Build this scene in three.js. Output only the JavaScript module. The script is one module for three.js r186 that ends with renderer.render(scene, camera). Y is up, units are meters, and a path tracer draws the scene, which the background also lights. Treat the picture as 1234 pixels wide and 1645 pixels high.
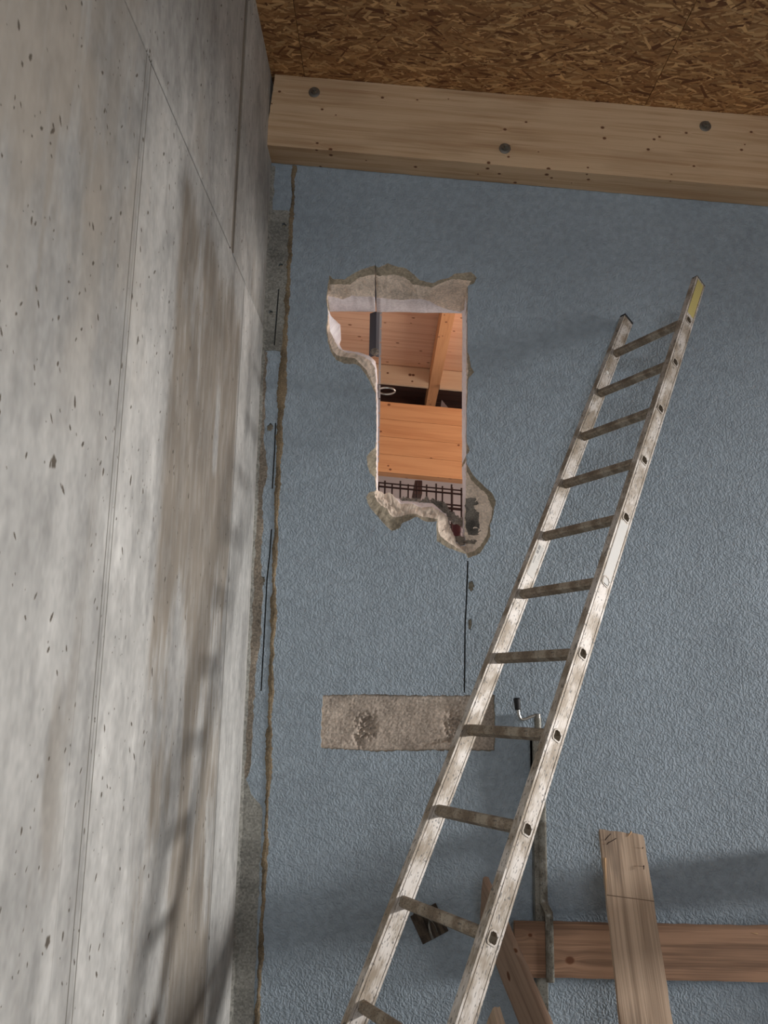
import * as THREE from 'three';
import { RoundedBoxGeometry } from 'three/addons/geometries/RoundedBoxGeometry.js';
import { mergeGeometries } from 'three/addons/utils/BufferGeometryUtils.js';
import { RectAreaLightUniformsLib } from 'three/addons/lights/RectAreaLightUniformsLib.js';
import { createNoise3D } from 'simplex-noise';

// ---------------------------------------------------------------- camera, sky, daylight, exposure
const R = THREE.MathUtils.degToRad, PI = Math.PI;
const scene = new THREE.Scene();
const camera = new THREE.PerspectiveCamera(2 * THREE.MathUtils.radToDeg(Math.atan(822.5 / 1120)), 1234 / 1645, 0.05, 100);
camera.rotation.order = 'YXZ';
camera.position.set(0, 1.6, 3.3);
camera.rotation.set(R(9.53), R(0.4), R(1.0));
scene.add(camera);

scene.background = new THREE.Color(0.62, 0.74, 0.86);
scene.backgroundIntensity = 0.5;
RectAreaLightUniformsLib.init();
function dayOrFillLight(color, intensity, w, h, at, to) {
  const l = new THREE.RectAreaLight(color, intensity, w, h);
  l.position.set(...at); l.lookAt(...to); l.name = 'dayOrFillLight'; scene.add(l); return l;
}
const EXPOSURE = 1.0;
// tall window in the right wall, far along the hall: the key light, low and grazing along the blue wall
dayOrFillLight(0xfffcfa, 215, 2.5, 1.0, [13.88, 2.2, 3.0], [0, 2.2, 3.0]);
// added fill light behind the camera, in an opening made for it: soft, cool
dayOrFillLight(0xeef3fa, 5.6, 2.2, 1.6, [0.7, 3.1, 6.9], [0.7, 2.9, 0]);
// window of the next room
dayOrFillLight(0xfff3ea, 11, 3.0, 1.6, [4.3, 2.4, -2.2], [0, 3.2, -2.9]);

// ---------------------------------------------------------------- helpers
function rng(seed) { let s = seed >>> 0; return () => { s = (s + 0x6D2B79F5) >>> 0; let t = Math.imul(s ^ (s >>> 15), 1 | s); t = (t + Math.imul(t ^ (t >>> 7), 61 | t)) ^ t; return ((t ^ (t >>> 14)) >>> 0) / 4294967296; }; }
const noise3 = createNoise3D(rng(7));
const clamp = (x, a = 0, b = 1) => Math.min(b, Math.max(a, x));
const lerp = (a, b, t) => a + (b - a) * t;
const smooth = (a, b, x) => { const t = clamp((x - a) / (b - a)); return t * t * (3 - 2 * t); };
const hash2 = (x, y, s) => { let h = Math.imul(x, 374761393) + Math.imul(y, 668265263) + Math.imul(s, 2147483647 ^ 0x5bd1e995) | 0; h = Math.imul(h ^ (h >>> 13), 1274126177); return ((h ^ (h >>> 16)) >>> 0) / 4294967296; };
function vnoise(x, y, px, py, s) {              // value noise that repeats after px, py cells
  const xi = Math.floor(x), yi = Math.floor(y), fx = x - xi, fy = y - yi;
  const x0 = ((xi % px) + px) % px, x1 = (x0 + 1) % px, y0 = ((yi % py) + py) % py, y1 = (y0 + 1) % py;
  const u = fx * fx * (3 - 2 * fx), v = fy * fy * (3 - 2 * fy);
  return lerp(lerp(hash2(x0, y0, s), hash2(x1, y0, s), u), lerp(hash2(x0, y1, s), hash2(x1, y1, s), u), v);
}
function fbm(u, v, px, py, oct, s) {            // u, v in 0..1
  let a = 0, w = 0.5, t = 0;
  for (let o = 0; o < oct; o++) { a += w * vnoise(u * px, v * py, px, py, s + o); t += w; w *= 0.5; px *= 2; py *= 2; }
  return a / t;
}
function dataTex(w, h, fn, srgb = true) {
  const d = new Uint8Array(w * h * 4), c = [0, 0, 0];
  for (let j = 0; j < h; j++) for (let i = 0; i < w; i++) {
    fn((i + 0.5) / w, (j + 0.5) / h, c);
    const k = (j * w + i) * 4;
    d[k] = clamp(c[0], 0, 255); d[k + 1] = clamp(c[1], 0, 255); d[k + 2] = clamp(c[2], 0, 255); d[k + 3] = 255;
  }
  return finish(new THREE.DataTexture(d, w, h, THREE.RGBAFormat), srgb);
}
function finish(t, srgb) {
  t.wrapS = t.wrapT = THREE.RepeatWrapping; t.magFilter = THREE.LinearFilter; t.minFilter = THREE.LinearMipmapLinearFilter; t.generateMipmaps = true;
  t.colorSpace = srgb ? THREE.SRGBColorSpace : THREE.NoColorSpace; t.needsUpdate = true; return t;
}
function rep(t, L, B) { t.repeat.set(1 / L, 1 / B); return t; }   // uv are metres
const std = (o) => new THREE.MeshStandardMaterial(o);

const used = {};
function numbered(n) { const k = used[n] = (used[n] ?? -1) + 1; return k ? n + '_' + String(k).padStart(3, '0') : n; }
function tag(o, label, category, group) { o.userData.label = label; o.userData.category = category; if (group) o.userData.group = group; return o; }
function thing(name, label, category, at = [0, 0, 0], group) {
  const o = new THREE.Group(); o.name = numbered(name); o.position.set(...at); scene.add(o); return tag(o, label, category, group);
}
function struct(name) { const o = new THREE.Group(); o.name = name; o.userData.kind = 'structure'; scene.add(o); return o; }
function part(parent, name, geo, m, label) {
  const o = new THREE.Mesh(geo, m); o.name = numbered(name); parent.add(o); if (label) o.userData.label = label; return o;
}
const P = new THREE.Vector3(), N3 = new THREE.Vector3();
// uv in metres from the face direction; u runs along the axis "long"
function metricUV(g, long = 'x', off = [0, 0]) {
  const p = g.attributes.position, n = g.attributes.normal, uv = new Float32Array(p.count * 2);
  for (let i = 0; i < p.count; i++) {
    P.fromBufferAttribute(p, i); N3.fromBufferAttribute(n, i);
    const a = ['x', 'y', 'z'].filter((k) => k !== long), ends = Math.abs(N3[long]) > 0.75;
    let u = P[long], v = Math.abs(N3[a[0]]) > Math.abs(N3[a[1]]) ? P[a[1]] + 0.37 : P[a[0]];
    if (ends) { u = P[a[0]] * 0.2; v = P[a[1]]; }
    uv[2 * i] = u + off[0]; uv[2 * i + 1] = v + off[1];
  }
  g.setAttribute('uv', new THREE.BufferAttribute(uv, 2)); return g;
}
// a sawn board: length on x, width on y, thickness on z, edges and ends slightly worn
function boardGeo(L, W, T, seed, wear = 0.0015, endCut = null) {
  
  const b = new THREE.BoxGeometry(L, W, T, Math.ceil(L / 0.03), Math.max(4, Math.ceil(W / 0.025)), 3), p = b.attributes.position;
  for (let i = 0; i < p.count; i++) {
    P.fromBufferAttribute(p, i);
    const ex = Math.abs(P.y) > W / 2 - 1e-4, ez = Math.abs(P.z) > T / 2 - 1e-4, el = Math.abs(P.x) > L / 2 - 1e-4;
    const n1 = noise3(P.x * 9 + seed, P.y * 30, P.z * 30), n2 = noise3(P.x * 40 + seed, P.y * 40 + 5, P.z * 40);
    if (ex) P.y -= Math.sign(P.y) * wear * (0.6 + 0.7 * n1 + 0.5 * n2 + (ez ? 0.8 : 0));
    if (ez) P.z -= Math.sign(P.z) * wear * (0.3 + 0.3 * n1 + 0.25 * n2 + (ex ? 0.8 : 0));
    if (el) P.x -= Math.sign(P.x) * wear * (1 + 1.5 * n2);
    if (endCut) P.x += endCut(P.x, P.y);
    p.setXYZ(i, P.x, P.y, P.z);
  }
  b.computeVertexNormals();
  return metricUV(b, 'x', [seed * 0.731, seed * 0.293]);
}
function tube(pts, r, seg = 40, radial = 10, closed = false) {
  return new THREE.TubeGeometry(new THREE.CatmullRomCurve3(pts.map((p) => new THREE.Vector3(...p)), closed, 'centripetal'), seg, r, radial, closed);
}
function cyl(r, h, seg = 20) { return new THREE.CylinderGeometry(r, r, h, seg); }
function place(g, x, y, z, rx = 0, ry = 0, rz = 0) { return g.applyMatrix4(new THREE.Matrix4().compose(new THREE.Vector3(x, y, z), new THREE.Quaternion().setFromEuler(new THREE.Euler(rx, ry, rz)), new THREE.Vector3(1, 1, 1))); }
function orient(o, X, Y, Z) { o.quaternion.setFromRotationMatrix(new THREE.Matrix4().makeBasis(X, Y, Z)); return o; }
function blob(cx, cy, rx, ry, seed, n = 26, rough = 0.3) {
  return Array.from({ length: n }, (_, i) => { const a = i / n * 2 * PI, k = 1 + rough * noise3(Math.cos(a) * 1.6 + seed, Math.sin(a) * 1.6, seed * 3.1) + rough * 0.35 * noise3(Math.cos(a) * 6, Math.sin(a) * 6, seed); return [cx + rx * k * Math.cos(a), cy + ry * k * Math.sin(a)]; });
}
const toShape = (pts) => new THREE.Shape(pts.map((p) => new THREE.Vector2(p[0], p[1])));
const toPath = (pts) => new THREE.Path(pts.map((p) => new THREE.Vector2(p[0], p[1])));
function slab(outline, holes, z0, z1, bevel = 0) {
  const s = toShape(outline); for (const h of holes) s.holes.push(toPath(h));
  const g = new THREE.ExtrudeGeometry(s, { depth: z1 - z0 - 2 * bevel, bevelEnabled: bevel > 0, bevelSize: bevel, bevelThickness: bevel, bevelSegments: 1, bevelOffset: -bevel, curveSegments: 6 }).translate(0, 0, z0 + bevel); flatLids(g); return g;
}
function flatLids(g) {                            // thin lid triangles keep the exact normal of the lid
  const p = g.attributes.position, n = g.attributes.normal;
  for (let i = 0; i < p.count; i += 3) { const a = p.getZ(i); if (Math.abs(a - p.getZ(i + 1)) + Math.abs(a - p.getZ(i + 2)) < 1e-7) { const s = i < g.groups[0].count / 2 ? -1 : 1; for (let k = 0; k < 3; k++) n.setXYZ(i + k, 0, 0, s); } }
}
function ragged(pts, step, amp, seed) {         // subdivides a closed outline and roughens it
  const out = [];
  pts.forEach((a, i) => { const b = pts[(i + 1) % pts.length], L = Math.hypot(b[0] - a[0], b[1] - a[1]), n = Math.max(1, Math.round(L / step));
    for (let k = 0; k < n; k++) { const t = k / n, x = lerp(a[0], b[0], t), y = lerp(a[1], b[1], t); out.push([x + amp * noise3(x * 45, y * 45, seed), y + amp * noise3(x * 45, y * 45, seed + 9)]); } });
  return out;
}
function gridGeo(nu, nv, f) {
  const pos = new Float32Array((nu + 1) * (nv + 1) * 3), uv = new Float32Array((nu + 1) * (nv + 1) * 2), idx = [];
  for (let j = 0; j <= nv; j++) for (let i = 0; i <= nu; i++) { const k = j * (nu + 1) + i, q = f(i / nu, j / nv); pos.set(q.slice(0, 3), k * 3); uv.set(q.length > 3 ? q.slice(3, 5) : q.slice(0, 2), k * 2); }
  for (let j = 0; j < nv; j++) for (let i = 0; i < nu; i++) { const a = j * (nu + 1) + i, b = a + 1, c = a + nu + 1, d = c + 1; idx.push(a, b, d, a, d, c); }
  const g = new THREE.BufferGeometry(); g.setAttribute('position', new THREE.BufferAttribute(pos, 3)); g.setAttribute('uv', new THREE.BufferAttribute(uv, 2)); g.setIndex(idx); g.computeVertexNormals(); return g;
}
function rock(r, seed, sx = 1, sy = 1, sz = 1) {
  const g = new THREE.IcosahedronGeometry(r, 3), p = g.attributes.position;
  for (let i = 0; i < p.count; i++) { P.fromBufferAttribute(p, i).normalize(); const k = r * (1 + 0.22 * noise3(P.x * 1.7 + seed, P.y * 1.7, P.z * 1.7) + 0.1 * noise3(P.x * 5 + seed, P.y * 5, P.z * 5)); p.setXYZ(i, P.x * k * sx, P.y * k * sy, P.z * k * sz); }
  g.computeVertexNormals(); return g;
}

// ---------------------------------------------------------------- materials
function woodTex(seed, base, dark, { knots = 5, contrast = 1, stain = 0, stainColor = [70, 58, 48], w = 1024, h = 512, knotColor = [92, 52, 28], knotR = 0.012, rings = 16 } = {}) {
  const r = rng(seed), K = Array.from({ length: knots }, () => [r(), r(), knotR * (0.5 + r())]);
  return dataTex(w, h, (u, v, c) => {
    let warp = 0, kn = 0;
    for (const [ku, kv, kr] of K) {
      let dx = u - ku, dy = v - kv; dx -= Math.round(dx); dy -= Math.round(dy);
      dx *= 2.4; dy *= 0.6; const d = Math.hypot(dx * 0.8, dy), q = d / kr;
      if (q < 7) { warp += Math.sign(dy) * 0.02 * Math.exp(-q * q / 7); kn = Math.max(kn, smooth(1.15, 0.6, q)); }
    }
    const vv = v + warp + 0.02 * (fbm(u, v, 3, 3, 2, seed + 40) - 0.5);
    const g1 = fbm(u, vv, 3, rings * 2, 3, seed), g2 = fbm(u, vv, 14, 160, 2, seed + 20), g3 = fbm(u, v, 5, 4, 3, seed + 60);
    let t = clamp((g1 - 0.36) * 1.5 * contrast * 0.7 + (g2 - 0.5) * 0.55 * contrast + (g3 - 0.5) * 0.4);
    const st = stain * smooth(0.42, 0.75, fbm(u, v, 6, 5, 4, seed + 80) + 0.22 * (g2 - 0.5));
    for (let k = 0; k < 3; k++) { let x = lerp(base[k], dark[k], t); x = lerp(x, stainColor[k], st); c[k] = lerp(x, knotColor[k], kn * 0.85); }
  });
}
const woodMat = (seed, base, dark, o = {}) => { const t = rep(woodTex(seed, base, dark, o), 2.4, 0.6); return std({ map: t, bumpMap: t, bumpScale: o.bump ?? 0.0006, roughness: o.rough ?? 0.72 }); };

const M = {};
M.beam = woodMat(3, [212, 182, 146], [180, 142, 104], { knots: 44, knotR: 0.006, contrast: 1.15, stain: 0.16, stainColor: [128, 96, 66] });
M.oldPlank = woodMat(11, [204, 180, 156], [148, 126, 106], { knots: 12, contrast: 1.25, stain: 0.7, stainColor: [122, 106, 92], bump: 0.0012, rough: 0.85 });
M.redPlank = woodMat(19, [164, 129, 103], [108, 82, 63], { knots: 16, contrast: 1.2, stain: 0.3, stainColor: [84, 66, 54], bump: 0.001, rough: 0.85 });
M.glulam = woodMat(27, [224, 168, 118], [196, 132, 84], { knots: 14, contrast: 0.9, rings: 10, knotColor: [120, 68, 38] });
M.lining = woodMat(35, [236, 196, 164], [206, 152, 120], { knots: 13, contrast: 1.0, rings: 9, knotColor: [128, 80, 52] });
M.paleWood = woodMat(43, [232, 208, 176], [214, 182, 146], { knots: 8, contrast: 0.6 });
M.darkShadeWood = woodMat(51, [70, 44, 36], [46, 28, 22], { knots: 8, contrast: 1.0 });  // dark brown timber, also shade painted on the far ceiling boards

// oriented strand board: strands painted one over another
function osbTex() {
  const w = 2048, h = 1024, cv = document.createElement('canvas'); cv.width = w; cv.height = h;
  const g = cv.getContext('2d'), r = rng(91);
  g.fillStyle = 'rgb(144,104,64)'; g.fillRect(0, 0, w, h);
  for (let i = 0; i < 8200; i++) {
    const L = (40 + 95 * r() * r() + 20 * r()), B = 5 + 15 * r() * r() + 3 * r(), a = (r() + r() + r() - 1.5) * 0.85, s = r(), t = r();
    const base = s < 0.1 ? [112, 72, 42] : s < 0.42 ? [146, 104, 64] : s < 0.8 ? [172, 130, 84] : [204, 164, 114];
    const k = 0.9 + 0.2 * t;
    g.fillStyle = 'rgb(' + base.map((x) => Math.round(x * k)).join(',') + ')';
    const x0 = r() * w, y0 = r() * h, ca = Math.cos(a), sa = Math.sin(a), j = () => (r() - 0.5) * B * 0.9, jx = () => (r() - 0.5) * L * 0.3;
    const pts = [[-L / 2 + jx(), -B / 2], [0, -B / 2 + j() * 0.4], [L / 2 + jx(), -B / 2 + j()], [L / 2 + jx(), B / 2], [0, B / 2 + j() * 0.4], [-L / 2 + jx(), B / 2 + j()]];
    for (const ox of [-w, 0, w]) for (const oy of [-h, 0, h]) {
      if (Math.abs(x0 + ox - w / 2) > w / 2 + 90 || Math.abs(y0 + oy - h / 2) > h / 2 + 90) continue;
      g.beginPath(); pts.forEach(([x, y], n) => g[n ? 'lineTo' : 'moveTo'](x0 + ox + x * ca - y * sa, y0 + oy + x * sa + y * ca)); g.closePath(); g.fill();
    }
  }
  return finish(new THREE.CanvasTexture(cv), true);
}
{ const t = rep(osbTex(), 2.0, 1.0); M.osb = std({ map: t, bumpMap: t, bumpScale: 0.001, roughness: 0.75 }); }

// blue stucco paint: fine rough grain
{
  const bump = rep(dataTex(1024, 1024, (u, v, c) => { const wv = 0.012 * (fbm(u, v, 40, 40, 2, 5) - 0.5), a = fbm(u + wv, v - wv, 190, 165, 2, 8), b = fbm(u, v, 400, 380, 1, 14); c[0] = c[1] = c[2] = 255 * clamp(smooth(0.3, 0.72, a) * 0.75 + b * 0.25); }, false), 1.2, 1.2);
  const col = rep(dataTex(512, 512, (u, v, c) => { const a = fbm(u, v, 6, 6, 5, 31), b = fbm(u, v, 128, 128, 1, 33), k = 1 + 0.1 * (a - 0.5) + 0.1 * (b - 0.5); c[0] = 152 * k; c[1] = 165 * k; c[2] = 175 * k; }), 2.4, 2.4);
  M.bluePaint = std({ map: col, bumpMap: bump, bumpScale: 0.0026, roughness: 0.8 });
}
function gritTex(base, amp, seed, specks = 0, speck = [190, 180, 165]) {
  return dataTex(512, 512, (u, v, c) => { const a = fbm(u, v, 5, 5, 5, seed), b = fbm(u, v, 90, 90, 2, seed + 9), k = 1 + amp * (a - 0.5) + amp * 0.8 * (b - 0.5), s = specks ? smooth(0.74, 0.8, fbm(u, v, 70, 70, 2, seed + 17)) * specks : 0; for (let n = 0; n < 3; n++) c[n] = lerp(base[n] * k, speck[n], s); });
}
const grit = (base, amp, seed, o = {}) => { const t = rep(gritTex(base, amp, seed, o.specks, o.speck), o.size ?? 0.6, o.size ?? 0.6); return std({ map: t, bumpMap: t, bumpScale: o.bump ?? 0.003, roughness: 0.95, side: THREE.DoubleSide }); };
M.render = grit([150, 140, 122], 0.5, 101);                 // grey-brown base render in the broken rim
M.block = grit([226, 208, 190], 0.35, 113, { bump: 0.004 });   // beige building block
M.gypsum = grit([248, 244, 248], 0.2, 121, { bump: 0.002 });
M.patch = grit([184, 170, 156], 0.45, 131, { specks: 0.5, speck: [222, 212, 198], bump: 0.002 });
M.strip = grit([132, 131, 124], 0.55, 141);
M.stripBrown = grit([134, 124, 111], 0.6, 147, { bump: 0.005 });
M.seam = grit([118, 104, 83], 0.6, 151, { bump: 0.006, size: 0.3 });
M.mortar = grit([146, 137, 126], 0.7, 161, { bump: 0.004, size: 0.3 });
M.smear = grit([100, 95, 88], 0.8, 165, { bump: 0.005, size: 0.25 });
M.stone = grit([150, 138, 124], 0.4, 171, { size: 0.3 });
M.plaster = std({ color: 0xcfc8c8, roughness: 0.9 });
M.floor = grit([134, 131, 126], 0.25, 181, { size: 2 });

// cast concrete, 2.5 m along the wall (u, from the blue wall outwards) by 4.5 m high (v)
{
  const rr = rng(5), pits = [];
  for (let i = 0; i < 2600; i++) { const z = rr() * 2.5, y = rr() * 4.5, dens = y < 3.07 && z < 1.3 && z > 0.5 ? 0.55 : z < 0.5 ? 0.25 : 1; if (rr() < dens) pits.push([z, y, 0.0012 + 0.0036 * rr() ** 3.5, 1.2 + 2.2 * rr() ** 2, (rr() - 0.5) * 1.4]); }
  pits.push([2.0, 1.905, 0.011, 1.3], [1.84, 0.994, 0.011, 1.1]); const cell = new Map(); for (const p of pits) for (let a = -1; a <= 1; a++) for (let b = -1; b <= 1; b++) { const k = (Math.floor(p[0] / 0.05) + a) + ',' + (Math.floor(p[1] / 0.05) + b); if (!cell.has(k)) cell.set(k, []); cell.get(k).push(p); }
  const pit = (z, y) => { let m = 0; const L = cell.get(Math.floor(z / 0.05) + ',' + Math.floor(y / 0.05)); if (L) for (const [pz, py, r, e, t = 0] of L) { const dz = z - pz + t * (y - py), d = Math.hypot(dz / r, (y - py) / (r * e)) * (1 + 0.12 * Math.sin(5 * Math.atan2(dz, y - py) + pz * 90)); m = Math.max(m, smooth(1.1, 0.6, d)); } return m; };
  const map = dataTex(1536, 2048, (u, v, c) => {
    const z = u * 2.5, y = v * 4.5;
    const big = fbm(u, v, 4, 5, 4, 201), mid = fbm(u, v, 26, 20, 4, 207), str = fbm(u, v, 120, 8, 3, 211), fine = fbm(u, v, 300, 300, 1, 215);
    let k = 0.98 + 0.32 * (big - 0.5) + 0.3 * (mid - 0.5) + 0.16 * (fbm(u, v, 110, 110, 3, 219) - 0.5) - 0.05 * smooth(0.56, 0.7, fbm(u, v, 60, 40, 4, 223)) + 0.07 * (str - 0.5) + 0.06 * (fine - 0.5);
    if (z > 1.703 && y < 3.06) k *= 0.955;
    let st = 0;
    if (y < 3.09) {
      // wet, unevenly stripped field between two formwork joints
      const wob = 0.05 * (fbm(u, v, 10, 12, 3, 221) - 0.5), inz = smooth(1.40, 1.33, z + wob) * smooth(0.47, 0.52, z);
      const up = smooth(3.0, 2.82, y + 0.25 * (mid - 0.5)), n = fbm(u, v, 22, 12, 5, 227) * 0.75 + str * 0.25;
      st = inz * up * smooth(0.36, 0.60, n + 0.03 * smooth(0.9, 1.9, y) + 0.11 * smooth(1.6, 2.1, y) - 0.1 * smooth(1.3, 0.5, y) * smooth(0.9, 1.3, z)) * (0.7 + 0.5 * smooth(0.3, 0.7, fbm(u, v, 150, 40, 3, 229)));
      st = Math.max(st, 0.5 * smooth(0.55, 0.75, fbm(u, v, 20, 7, 4, 233)) * smooth(1.75, 1.9, z));
      if (z < 0.47) k *= 1.08;
      if (z > 1.42 && z < 1.69) k *= 1.06;
    } else {
      st = 0.35 * smooth(0.55, 0.8, fbm(u, v, 24, 6, 4, 239));
      if (Math.abs(z - 0.72) < 0.026) st = 1;
    }
    st = Math.max(st, 0.75 * smooth(1.9, 2.5, y + 0.35 * (big - 0.5)) * smooth(1.5, 2.1, z + 0.5 * (mid - 0.5)) * smooth(0.25, 0.6, mid * 0.6 + str * 0.4));  // grime at the upper near end, deepened to stand in for lens vignette
    const pt = pit(z, y), jl = Math.max(...[1.688, 1.703, 1.722].map((q) => smooth(0.0028, 0.001, Math.abs(z - q - 0.002 * Math.sin(y * 3))))) * (y < 3.07 ? 0.9 : 0);
    const jl2 = smooth(0.0018, 0.0006, Math.abs(z - 1.80 - 0.012 * Math.sin(y * 1.2))) * (y < 2.7 ? 0.35 * fbm(u, v, 2, 60, 2, 241) : 0);
    const line = Math.max(jl, jl2), lw = smooth(0.006, 0.003, Math.abs(z - 0.475)) * (y < 3.05 ? 0.4 : 0);
    for (let n = 0; n < 3; n++) { let x = [171, 170, 166][n] * k; x = lerp(x, [118, 109, 97][n] * (0.9 + 0.3 * mid), clamp(st) * 0.78); x = lerp(x, [92, 88, 80][n], Math.max(line, lw)); c[n] = lerp(x, [74, 66, 56][n], pt * 0.85); }
  });
  const bump = dataTex(1024, 2048, (u, v, c) => { const z = u * 2.5, y = v * 4.5; c[0] = c[1] = c[2] = 255 * clamp(0.75 - 0.7 * pit(z, y) + 0.12 * (fbm(u, v, 60, 50, 3, 251) - 0.5) + 0.06 * (fbm(u, v, 200, 20, 2, 257) - 0.5)); }, false);
  rep(map, 2.5, 4.5); rep(bump, 2.5, 4.5);
  M.concrete = std({ map, bumpMap: bump, bumpScale: 0.003, roughness: 0.82 });
}
// weathered aluminium, worn bright in places and stained with dried cement; u along, v across
function aluTex(seed, base, dirt, amount) {
  return dataTex(1024, 256, (u, v, c) => {
    const a = fbm(u, v, 24, 4, 4, seed), b = fbm(u, v, 90, 60, 2, seed + 5), s = fbm(u, v, 6, 90, 2, seed + 9), sp = smooth(0.8, 0.84, fbm(u, v, 190, 46, 1, seed + 13));
    const d = clamp(amount * smooth(0.3, 0.72, a * 0.75 + b * 0.25) + 0.15 * (s - 0.5));
    for (let n = 0; n < 3; n++) c[n] = lerp(lerp(base[n], dirt[n], d), 60, sp * 0.5);
  });
}
{
  const t = rep(aluTex(301, [206, 200, 193], [140, 127, 110], 0.95), 1.5, 0.16);
  M.alu = std({ map: t, bumpMap: t, bumpScale: 0.0003, metalness: 0.2, roughness: 0.58 });
  const t2 = rep(aluTex(311, [170, 160, 144], [122, 108, 92], 1.0), 0.6, 0.2);
  M.rung = std({ map: t2, bumpMap: t2, bumpScale: 0.0003, metalness: 0.3, roughness: 0.55 });
  const t3 = rep(aluTex(321, [150, 149, 140], [104, 99, 88], 1.0), 0.8, 0.2);
  M.steel = std({ map: t3, bumpMap: t3, bumpScale: 0.0003, metalness: 0.5, roughness: 0.5 });
  const t4 = rep(aluTex(331, [92, 80, 66], [52, 42, 34], 1.0), 0.3, 0.2);
  M.rust = std({ map: t4, bumpMap: t4, bumpScale: 0.0006, metalness: 0.35, roughness: 0.65 });
}
M.zinc = std({ color: 0x8a8780, metalness: 0.8, roughness: 0.42 });
M.chrome = std({ color: 0xb9b7b0, metalness: 0.85, roughness: 0.3 });
M.galv = std({ color: 0x84858c, metalness: 0.6, roughness: 0.45 });
M.rubber = std({ color: 0x17171a, roughness: 0.6 });
M.rebar = std({ color: 0x3a2622, metalness: 0.3, roughness: 0.75 });
M.red = std({ color: 0x4c1418, roughness: 0.5 });
M.nail = std({ color: 0x2c211b, metalness: 0.5, roughness: 0.6 });
M.splinter = std({ color: 0xc9a57c, roughness: 0.9 });
M.paper = std({ color: 0xd8d6d0, roughness: 0.6 });
M.yellowed = std({ color: 0xb9ac6a, roughness: 0.55 });

// ---------------------------------------------------------------- setting: the hall
const FY = -0.2, XL = -0.645, XR = 14, ZF = 7.2, SLOPE = 0.0826, WT = 0.2;
const osbY = (x) => 4.405 - SLOPE * (x + 0.633), beamBottom = (x) => 3.999 - SLOPE * (x + 0.633);
{ const f = struct('floor'); part(f, 'floor_slab', metricUV(new THREE.BoxGeometry(XR - XL + 1.2, 0.2, ZF + 7.4).translate((XR + XL) / 2, FY - 0.1, ZF / 2 - 3.3)), M.floor); }
// walls pierced by rectangular openings, built from the pieces around them
function piercedWall(parent, len, h, t, holes, m, put) {
  const s = toShape([[0, FY], [len, FY], [len, h], [0, h]]);
  for (const [a, b, c, d] of holes) s.holes.push(toPath([[a, b], [c, b], [c, d], [a, d]]));
  const o = part(parent, 'masonry', new THREE.ExtrudeGeometry(s, { depth: t, bevelEnabled: false }), m); put(o); return o;
}
M.shellWall = std({ color: 0x8d9299, roughness: 0.9 });
{ const w = struct('wall_right'); piercedWall(w, ZF, 4.6, WT, [[1.75, 1.7, 4.25, 2.7]], M.shellWall, (o) => { o.rotation.y = -PI / 2; o.position.set(XR + WT, 0, 0); }); }
{ const w = struct('wall_front'); piercedWall(w, XR - XL + 2 * WT, 4.6, WT, [[0.445, 2.3, 2.645, 3.9]], M.shellWall, (o) => { o.position.set(XL - WT, 0, ZF); }); }  // opening added to let the fill light in
// left wall: cast concrete, one panel impression for each formwork board, joints recessed between them
const wallLeft = struct('wall_left');
part(wallLeft, 'concrete_core', new THREE.BoxGeometry(WT, 5.0, ZF + 0.2).translate(XL - 0.012 - WT / 2, 2.3, ZF / 2 + 0.1), M.concrete);
function panel(z0, z1, y0, y1, proud) {
  const j = 0.002, o = toShape([[z0 + j, y0(z0) + j], [z1 - j, y0(z1) + j], [z1 - j, y1(z1) - j], [z0 + j, y1(z0) - j]]);
  const g = new THREE.ExtrudeGeometry(o, { depth: 0.010 + proud, bevelEnabled: true, bevelSize: 0.0025, bevelThickness: 0.002, bevelOffset: -0.0025, bevelSegments: 1 });
  // shape x is z of the wall: turn it so that extrusion points to +x
  const p = g.attributes.position, uv = g.attributes.uv;
  for (let i = 0; i < p.count; i++) { const z = p.getX(i), y = p.getY(i), d = p.getZ(i); p.setXYZ(i, XL - 0.012 + d, y, z); uv.setXY(i, z, y); }
  const ix = g.index; if (ix) { for (let i = 0; i < ix.count; i += 3) { const a = ix.getX(i); ix.setX(i, ix.getX(i + 1)); ix.setX(i + 1, a); } }
  else { for (const at of [p, uv]) { const s = at.itemSize, a = at.array; for (let i = 0; i < at.count; i += 3) for (let k = 0; k < s; k++) { const q = a[i * s + k]; a[i * s + k] = a[(i + 1) * s + k]; a[(i + 1) * s + k] = q; } } }
  g.computeVertexNormals();
  part(wallLeft, 'concrete_panel', g, M.concrete);
}
const yJ = (z) => 3.089 - 0.017 * z, y0 = () => FY, yTop = (z) => 4.285, yEnd = () => 4.46;
panel(0, 0.475, y0, yJ, 0.001); panel(0.475, 1.702, y0, yJ, 0); panel(1.702, 4.2, y0, yJ, 0.001); panel(4.2, ZF, y0, yJ, 0);
panel(0, 0.698, yJ, yTop, 0.001); panel(0.698, 0.742, yJ, yTop, -0.004); panel(0.742, 2.6, yJ, yTop, 0.001); panel(2.6, ZF, yJ, yTop, 0);
panel(0, ZF, yTop, yEnd, 0.002);
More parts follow.
